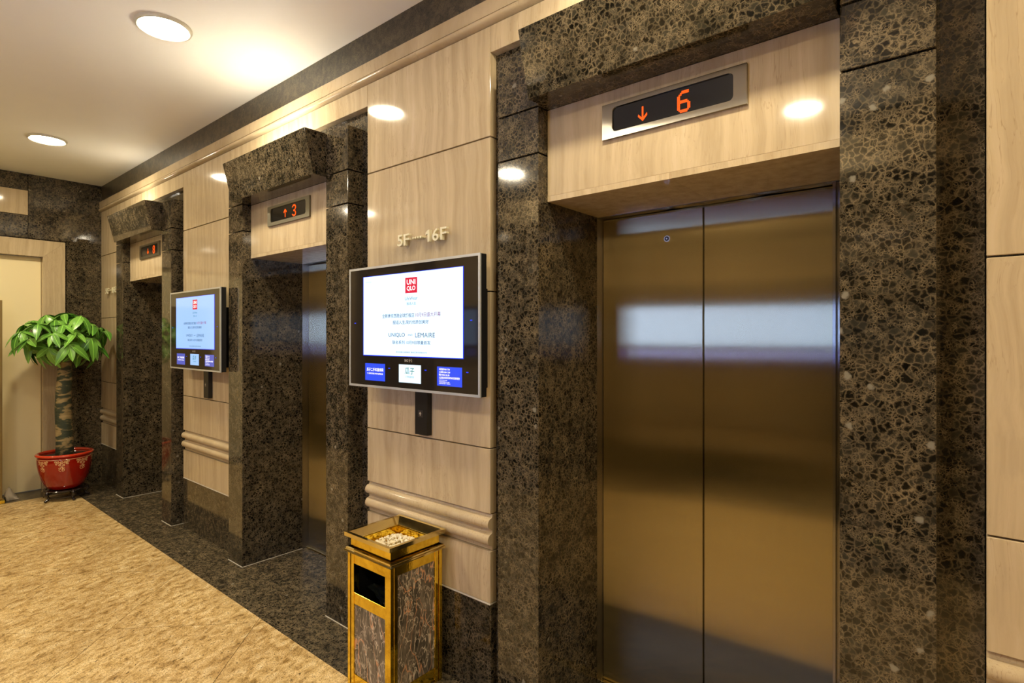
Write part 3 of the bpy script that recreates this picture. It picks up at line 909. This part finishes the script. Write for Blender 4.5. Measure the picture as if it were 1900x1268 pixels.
floor_sign(-4.91, 'raised metal sign on the narrow strip of wall behind the potted tree')

# ------------------------------------------------------------------ downlights
def downlight(x, y, label):
    O = (x, y, ZC)
    t = thing('downlight', label, 'ceiling light', O, 'round ceiling downlights')
    o = MB(O).lathe([(.134, 0), (.134, -.006), (.130, -.016), (.122, -.018), (.116, -.015), (.113, -.008), (.113, 0)], (x, y, ZC), 48, closed=True).build('trim_ring', M['trim'], t); smooth_angle(o)
    o = MB(O).lathe([(0, -.018), (.05, -.0175), (.09, -.015), (.112, -.010)], (x, y, ZC), 48).build('frosted_lens', M['lens'], t, True)
    for a in (-.03, .03):
        s = MB(O).lathe([(0, -.0215), (.006, -.021), (.006, -.016)], (x + a, y, ZC), 10)
        s.build('lens_screw', M['trim'], t)
LX = [-5.98, -3.33, -0.70, 1.90]
labs = ['smaller looking round ceiling light near the end wall', 'larger looking round ceiling light at the top left',
        'round ceiling light in front of the nearest elevator', 'round ceiling light behind the camera']
for x, l in zip(LX, labs): downlight(x, 1.095, l)
labs2 = ['far', 'second', 'third', 'last']
for x, l in zip([-6.28, -3.62, -0.96, 1.70], labs2): downlight(x, -0.80, 'round ceiling light of the opposite row, %s one' % l)

# ------------------------------------------------------------------ ash bin
def ash_bin():
    O = (-2.067, 1.6375, 0)
    t = thing('ash_bin', 'brass ash bin with marble side panels and white pebbles on top', 'ash bin', O)
    X0, X1, Y0, Y1 = -2.224, -1.911, 1.488, 1.787
    def bx(x0, x1, y0, y1, z0, z1, nm, mt, bev=.0008, par=t):
        return MB(O).box(x0, x1, y0, y1, z0, z1, bev).build(nm, mt, par)
    # stepped corner posts
    for sx in (0, 1):
        for sy in (0, 1):
            mb = MB(O)
            def q(a, b, lo, hi, s): return (lo + a, lo + b) if s == 0 else (hi - b, hi - a)
            for a, b, ins in ((0, .018, 0), (.0, .038, .006), ):
                x0, x1 = q(a + (ins if False else 0), b, X0, X1, sx); y0, y1 = q(a, .018 if b < .02 else .012, Y0, Y1, sy)
                if b < .02: mb.box(x0, x1, y0, y1, .0, .612, .001)
            x0, x1 = q(.022, .042, X0, X1, sx); y0, y1 = q(.003, .02, Y0, Y1, sy); mb.box(x0, x1, y0, y1, 0.0, .612, .001)
            x0, x1 = q(.003, .02, X0, X1, sx); y0, y1 = q(.022, .042, Y0, Y1, sy); mb.box(x0, x1, y0, y1, 0.0, .612, .001)
            x0, x1 = q(.012, .036, X0, X1, sx); y0, y1 = q(.012, .036, Y0, Y1, sy); mb.box(x0, x1, y0, y1, 0.0, .612)
            mb.build('corner_post', M['brass'], t)
    # rails on the four faces
    xa, xb, ya, yb = X0 + .040, X1 - .040, Y0 + .006, Y1 - .006
    fr = MB(O)
    bx(xa, xb, ya, ya + .008, .560, .612, 'front_top_rail', M['brass'])
    bx(xa, xb, ya, ya + .008, .376, .428, 'front_middle_rail', M['brass'])
    bx(xa, xb, ya, ya + .008, .012, .056, 'front_bottom_rail', M['brass'])
    bx(xa, xb, ya + .003, ya + .009, .056, .376, 'marble_panel', M['marble'])
    for s, x_out in ((1, X1 - .006), (0, X0 + .006)):
        x_in = x_out - .008 if s else x_out + .008
        a, b = sorted((x_in, x_out))
        bx(a, b, Y0 + .040, Y1 - .040, .564, .612, 'side_top_rail', M['brass'])
        bx(a, b, Y0 + .040, Y1 - .040, .012, .068, 'side_bottom_rail', M['brass'])
        c, d = (a, b - .002) if s else (a + .002, b)
        bx(c, d, Y0 + .040, Y1 - .040, .068, .564, 'marble_panel', M['marble'])
    bx(xa, xb, yb - .008, yb, .012, .612, 'back_panel', M['brass'])
    # ledge and collar
    led = MB(O)
    prof = [(.0, .612), (.010, .612), (.013, .617), (.010, .622), (.006, .624), (.006, .630), (.0, .633)]
    for k in range(len(prof) - 1):
        (e0, z0), (e1, z1) = prof[k], prof[k + 1]
        A = [(X0 - e0, Y0 - e0, z0), (X1 + e0, Y0 - e0, z0), (X1 + e0, Y1 + e0, z0), (X0 - e0, Y1 + e0, z0)]
        B_ = [(X0 - e1, Y0 - e1, z1), (X1 + e1, Y0 - e1, z1), (X1 + e1, Y1 + e1, z1), (X0 - e1, Y1 + e1, z1)]
        led.poly(A + B_, [(i, (i + 1) % 4, 4 + (i + 1) % 4, 4 + i) for i in range(4)])
    led.build('ledge_moulding', M['mirror_steel'], t)
    def ringbox(x0, x1, y0, y1, w, z0, z1, nm, mt, bev=.001):
        mb = MB(O)
        mb.box(x0, x1, y0, y0 + w, z0, z1, 0); mb.box(x0, x1, y1 - w, y1, z0, z1, 0)
        mb.box(x0, x0 + w, y0 + w, y1 - w, z0, z1, 0); mb.box(x1 - w, x1, y0 + w, y1 - w, z0, z1, 0)
        return mb.build(nm, mt, t)
    ringbox(X0 + .012, X1 - .012, Y0 + .010, Y1 - .010, .004, .624, .684, 'collar', M['brass'])
    # sloped polished rim
    r = MB(O)
    loops = [(X0 - .010, X1 + .010, Y0 - .012, Y1 + .012, .682), (X0 - .010, X1 + .010, Y0 - .012, Y1 + .012, .700),
             (X0 + .006, X1 - .006, Y0 + .004, Y1 - .004, .700), (X0 + .048, X1 - .048, Y0 + .046, Y1 - .046, .676),
             (X0 + .048, X1 - .048, Y0 + .046, Y1 - .046, .668), (X0 + .012, X1 - .012, Y0 + .010, Y1 - .010, .682)]
    pts = []
    for x0, x1, y0, y1, z in loops: pts += [(x0, y0, z), (x1, y0, z), (x1, y1, z), (x0, y1, z)]
    fs = []
    for k in range(len(loops)):
        a, b = 4 * k, 4 * ((k + 1) % len(loops))
        fs += [(a + i, a + (i + 1) % 4, b + (i + 1) % 4, b + i) for i in range(4)]
    r.poly(pts, fs).build('rim', M['mirror_steel'], t)
    # inner tray
    tr = MB(O); x0, x1, y0, y1 = X0 + .050, X1 - .050, Y0 + .048, Y1 - .048
    tr.box(x0, x1, y0, y0 + .003, .632, .672); tr.box(x0, x1, y1 - .003, y1, .632, .672)
    tr.box(x0, x0 + .003, y0, y1, .632, .672); tr.box(x1 - .003, x1, y0, y1, .632, .672)
    tr.box(x0, x1, y0, y1, .629, .632)
    tr.build('tray', M['tray'], t)
    # pebbles: heap nobody could count
    pb = MB(O)
    rnd = random.Random(3)
    for k in range(440):
        a, b = rnd.random(), rnd.random()
        px = x0 + .010 + a * (x1 - x0 - .020); py = y0 + .010 + b * (y1 - y0 - .020)
        hz = .024 * (1 - (2 * a - 1) ** 2 * .7) * (1 - (2 * b - 1) ** 2 * .7)
        pz = .634 + rnd.random() * hz
        if k > 220: pz = .634 + hz
        res = bmesh.ops.create_icosphere(pb.bm, subdivisions=1, radius=rnd.uniform(.0042, .0078))
        R = Matrix.Rotation(rnd.random() * 6, 3, Vector((rnd.random(), rnd.random(), 1)).normalized())
        for v in res['verts']:
            v.co = R @ Vector((v.co.x * 1.3, v.co.y, v.co.z * .8)) + Vector((px, py, pz)) - pb.o
    o = pb.build('pebbles', M['pebble'], t, True); o['kind'] = 'stuff'
    # liner inside the opening
    li = MB(O); la, lb, lc, ld = xa - .014, xb + .014, Y0 + .019, Y1 - .03
    li.poly([(la, lc, .03), (lb, lc, .03), (lb, ld, .03), (la, ld, .03), (la, lc, .60), (lb, lc, .60), (lb, ld, .60), (la, ld, .60)],
            [(0, 1, 2, 3), (4, 5, 6, 7), (1, 2, 6, 5), (2, 3, 7, 6), (3, 0, 4, 7)])
    li.build('liner_bucket', M['black'], t)
    # crumpled bag edge seen through the opening
    bag = MB(O); pts = []; n, m_ = 14, 5
    for i in range(n):
        for j in range(m_):
            u = i / (n - 1); v = j / (m_ - 1)
            pts.append((xa + .012 + u * (xb - xa - .024), Y0 + .045 + .12 * v + .012 * rnd.random(), .415 + .045 * math.sin(u * 7 + v * 3) * .5 + .02 * rnd.random() - .03 * v))
    fs = [(i * m_ + j, (i + 1) * m_ + j, (i + 1) * m_ + j + 1, i * m_ + j + 1) for i in range(n - 1) for j in range(m_ - 1)]
    bag.poly(pts, fs).build('bin_bag', simple('bag_black', (.02, .024, .022), .25), t)
    return t
ash_bin()

# ------------------------------------------------------------------ potted tree on its stand
PC = (-6.93, 1.405)
def pot_and_tree():
    px, py = PC
    O = (px, py, 0)
    st = thing('plant_stand', 'black lacquered curved-leg stand under the red pot', 'plant stand', O)
    o = MB(O).lathe([(.150, .088), (.172, .088), (.178, .096), (.172, .104), (.150, .104)], (px, py, 0), 40, closed=True).build('top_ring', M['lacquer'], st); smooth_angle(o, 50)
    o = MB(O).lathe([(.0, .090), (.150, .090), (.150, .098), (.0, .098)], (px, py, 0), 40).build('top_disc', M['lacquer'], st)
    for k in range(5):
        a = math.radians(-72 * k - 62)
        path = [(.150, .098), (.176, .086), (.182, .068), (.166, .050), (.158, .036), (.170, .020), (.190, .011), (.198, .010)]
        rad = [.014, .016, .015, .012, .011, .012, .013, .009]
        pts = [(px + r * math.cos(a), py + r * math.sin(a), z) for r, z in path]
        o = MB(O).tube(pts, rad, 10).build('leg', M['lacquer'], st, True)
    o = MB(O).lathe([(.146, .030), (.160, .030), (.160, .040), (.146, .040)], (px, py, 0), 40, closed=True).build('lower_ring', M['lacquer'], st)
    pot = thing('flower_pot', 'round red glazed pot with gold flower pattern holding the tree', 'pot', (px, py, .105))
    OP = (px, py, .105)
    prof = [(0, .106), (.120, .106), (.135, .112), (.160, .150), (.188, .215), (.206, .285), (.215, .345), (.217, .400), (.212, .432)]
    inner = [(.200, .432), (.203, .400), (.200, .34), (.19, .28)]
    o = MB(OP).lathe(prof + inner, (px, py, 0), 56).build('pot_body', M['red'], pot, True)
    o = MB(OP).lathe([(.196, .438), (.200, .452), (.212, .458), (.226, .455), (.233, .446), (.228, .436), (.214, .430), (.200, .430)], (px, py, 0), 56, closed=True).build('pot_rim', M['red_rim'], pot, True)
    # floral sprays painted on the shoulder
    def rz(z):
        for (r0, z0), (r1, z1) in zip(prof[:-1], prof[1:]):
            if z0 <= z <= z1 and z1 > z0: return r0 + (r1 - r0) * (z - z0) / (z1 - z0)
        return .212
    def onpot(th, z, e=.0012):
        r = rz(z) + e
        return (px + r * math.cos(th), py + r * math.sin(th), z)
    def flower(mb, th, z, r, petals=6):
        n = 18
        for rr0, rr1 in ((r * .55, r), (0.0, r * .25)):
            pts = []
            for k in range(n):
                a = 2 * PI * k / n; q = 1 + .18 * math.cos(petals * a)
                for rr in (rr0, rr1):
                    pts.append(onpot(th + rr * q * math.cos(a) / .21, z + rr * q * math.sin(a)))
            mb.poly(pts, [(2 * k, 2 * k + 1, 2 * ((k + 1) % n) + 1, 2 * ((k + 1) % n)) for k in range(n)])
    def stroke(mb, path, w):
        pts = []
        for k, (u, v) in enumerate(path):
            a = path[max(k - 1, 0)]; b = path[min(k + 1, len(path) - 1)]
            d = Vector((b[0] - a[0], b[1] - a[1])); d.normalize(); nx, nz = -d.y * w, d.x * w
            pts.append(onpot((u + nx) / .21 if False else u / .21 + nx / .21, v + nz)); pts.append(onpot(u / .21 - nx / .21, v - nz))
        mb.poly(pts, [(2 * k, 2 * k + 1, 2 * k + 3, 2 * k + 2) for k in range(len(path) - 1)])
    for s in range(8):
        th = math.radians(-108 + 45 * s); mb = MB(OP); u0 = th * .21
        for du, z, r in ((0, .388, .013), (-.028, .392, .011), (.028, .390, .012), (.048, .398, .010), (-.046, .396, .009), (-.014, .366, .011), (.014, .362, .010), (-.040, .374, .008), (.042, .376, .009), (0, .343, .009), (.008, .325, .007)):
            flower(mb, th + du / .21, z, r)
        stroke(mb, [(u0 + .004 + .003 * math.sin(k), .345 - k * .006) for k in range(8)], .0025)
        for sg in (-1, 1):
            stroke(mb, [(u0 + sg * (.004 + .018 * math.sin(k * .5)), .312 - .010 * math.cos(k * .55) + .004 * k * .3) for k in range(7)], .0022)
            stroke(mb, [(u0 + sg * (.016 + .008 * math.cos(k * .7)), .330 + .008 * math.sin(k * .7)) for k in range(7)], .0018)
        mb.build('flower_spray', M['floral'], pot)
    o = MB(OP).lathe([(.2168, .4095), (.2182, .4115), (.2168, .4135)], (px, py, 0), 56).build('painted_line', M['floral'], pot)
    # tree
    tr = thing('potted_tree', 'green tree with round leafy crown and thick patchy trunk', 'plant', (px, py, .42))
    OT = (px, py, .42)
    o = MB(OT).lathe([(0, .428), (.10, .426), (.198, .418)], (px, py, 0), 32).build('soil', M['soil'], tr)
    path = [(px - .004, py - .0, .40), (px - .010, py, .55), (px - .022, py - .004, .72), (px - .030, py - .008, .88), (px - .026, py - .006, 1.04), (px - .014, py, 1.20), (px - .006, py + .002, 1.33), (px - .004, py + .002, 1.43)]
    rad = [.076, .071, .069, .067, .064, .061, .058, .056]
    o = MB(OT).tube(path, rad, 20).build('trunk', M['trunk'], tr, True)
    # one leaf mesh family
    rnd = random.Random(11)
    def leaf_mesh(L, W, droop):
        rows = 6; V = []; F = []
        for i in range(rows + 1):
            t_ = i / rows
            w = W * (math.sin(PI * min(1, t_ ** .85)) ** .75) if 0 < i < rows else .0006
            z = -droop * t_ ** 2 * L
            V += [(-w, t_ * L, z + .22 * w), (0, t_ * L, z), (w, t_ * L, z + .22 * w)]
        for i in range(rows):
            for j in range(2):
                a = i * 3 + j; F.append((a, a + 1, a + 4, a + 3))
        me = bpy.data.meshes.new('leaf'); me.from_pydata(V, [], F); me.materials.append(M['leaf'])
        for p in me.polygons: p.use_smooth = True
        return me
    fam = [leaf_mesh(L, W, d) for L, W, d in ((.175, .033, .25), (.20, .036, .40), (.155, .030, .15), (.185, .034, .65))]
    cz = 1.60; count = 0
    whorls = []
    K = 46
    for k in range(K):
        f = (k + .5) / K
        # spread over the upper dome and the sides
        el = math.asin(1 - 1.72 * f); az = k * 2.39996
        r = .80 + .26 * rnd.random()
        d = Vector((math.cos(el) * math.cos(az), math.cos(el) * math.sin(az), math.sin(el)))
        c = Vector((px - .01 + d.x * .41 * r, py - .02 + d.y * .33 * r, cz + .02 + d.z * (.215 if d.z > 0 else .30) * r + rnd.uniform(-.02, .02)))
        whorls.append((c, d, r))
    for k in range(4):
        a = k * 1.7
        whorls.append((Vector((px + .12 * math.cos(a), py + .12 * math.sin(a), 1.60 + .04 * k)), Vector((math.cos(a), math.sin(a), .8)).normalized(), 1))
    top = Vector((px - .004, py + .002, 1.425))
    for wi, (c, d, r) in enumerate(whorls):
        mid = top.lerp(c, .5) + Vector((0, 0, .035 if c.z > 1.5 else .0))
        st0 = top + Vector((rnd.uniform(-.03, .03), rnd.uniform(-.03, .03), 0))
        MB(OT).tube([st0, mid, c], [.0045, .0032, .0022], 5).build('leaf_stalk', M['stem'], tr, True)
        n_ = (d * .55 + Vector((0, 0, 1.0)) + Vector((rnd.uniform(-.5, .5), rnd.uniform(-.5, .5), 0))).normalized()
        if c.z < 1.5: n_ = (d * 1.0 + Vector((0, 0, .55))).normalized()
        u = n_.cross(Vector((0, 0, 1)));
        if u.length < .05: u = Vector((1, 0, 0))
        u.normalize(); w = n_.cross(u)
        cnt = 6 if wi % 3 else 5
        ph = rnd.random() * 6
        for j in range(cnt):
            a = ph + 2 * PI * j / cnt + rnd.uniform(-.15, .15)
            dirv = (u * math.cos(a) + w * math.sin(a))
            dirv = (dirv - n_ * .0 + Vector((0, 0, -1)) * rnd.uniform(.1, .8)).normalized()
            s = rnd.uniform(.8, 1.15)
            # keep clear of the stone behind
            tip = c + dirv * .17 * s
            if tip.y > 1.80 or tip.x < XB + .02: s *= .55
            nn = (n_ - dirv * n_.dot(dirv)).normalized(); xx = dirv.cross(nn).normalized()
            o = bpy.data.objects.new('leaf', fam[rnd.randrange(4)]); COL.objects.link(o); o.parent = tr
            Mx = Matrix((( xx.x * s, dirv.x * s, nn.x * s, c.x - OT[0]), (xx.y * s, dirv.y * s, nn.y * s, c.y - OT[1]), (xx.z * s, dirv.z * s, nn.z * s, c.z - OT[2]), (0, 0, 0, 1)))
            o.matrix_local = Mx
            count += 1
    print('leaves', count)
pot_and_tree()

# ------------------------------------------------------------------ board standing at the far left edge, rag beside it
O = (-7.20, .80, 0)
t = thing('sign_board', 'narrow brown board edge standing before the cream door at far left', 'board', O)
MB(O).box(-7.215, -7.185, .52, .978, .03, 1.945, .003).build('board_panel', M['board'], t)
MB(O).box(-7.27, -7.13, .50, .990, 0, .03, .003).build('board_base', M['brass'], t)
rg = random.Random(5); mb = MB((-7.25, 1.03, 0)); pts = []; n, m_ = 10, 8
for i in range(n):
    for j in range(m_):
        u, v = i / (n - 1), j / (m_ - 1)
        hh = .10 * math.exp(-((u - .25) * 3) ** 2) * math.sin(PI * v) + .025 * math.sin(PI * u) * math.sin(PI * v)
        pts.append((-7.31 + .10 * v + .01 * rg.random(), 1.0 + .10 * u + .01 * rg.random(), .002 + max(0, hh + .012 * rg.random() * math.sin(PI * v))))
o = mb.poly(pts, [(i * m_ + j, (i + 1) * m_ + j, (i + 1) * m_ + j + 1, i * m_ + j + 1) for i in range(n - 1) for j in range(m_ - 1)]).build('cleaning_rag', M['rag'], None, True)
so = o.modifiers.new('thickness', 'SOLIDIFY'); so.thickness = .003; so.offset = 1
tag(o, 'small crumpled grey cloth on the floor at the far left', 'cloth')
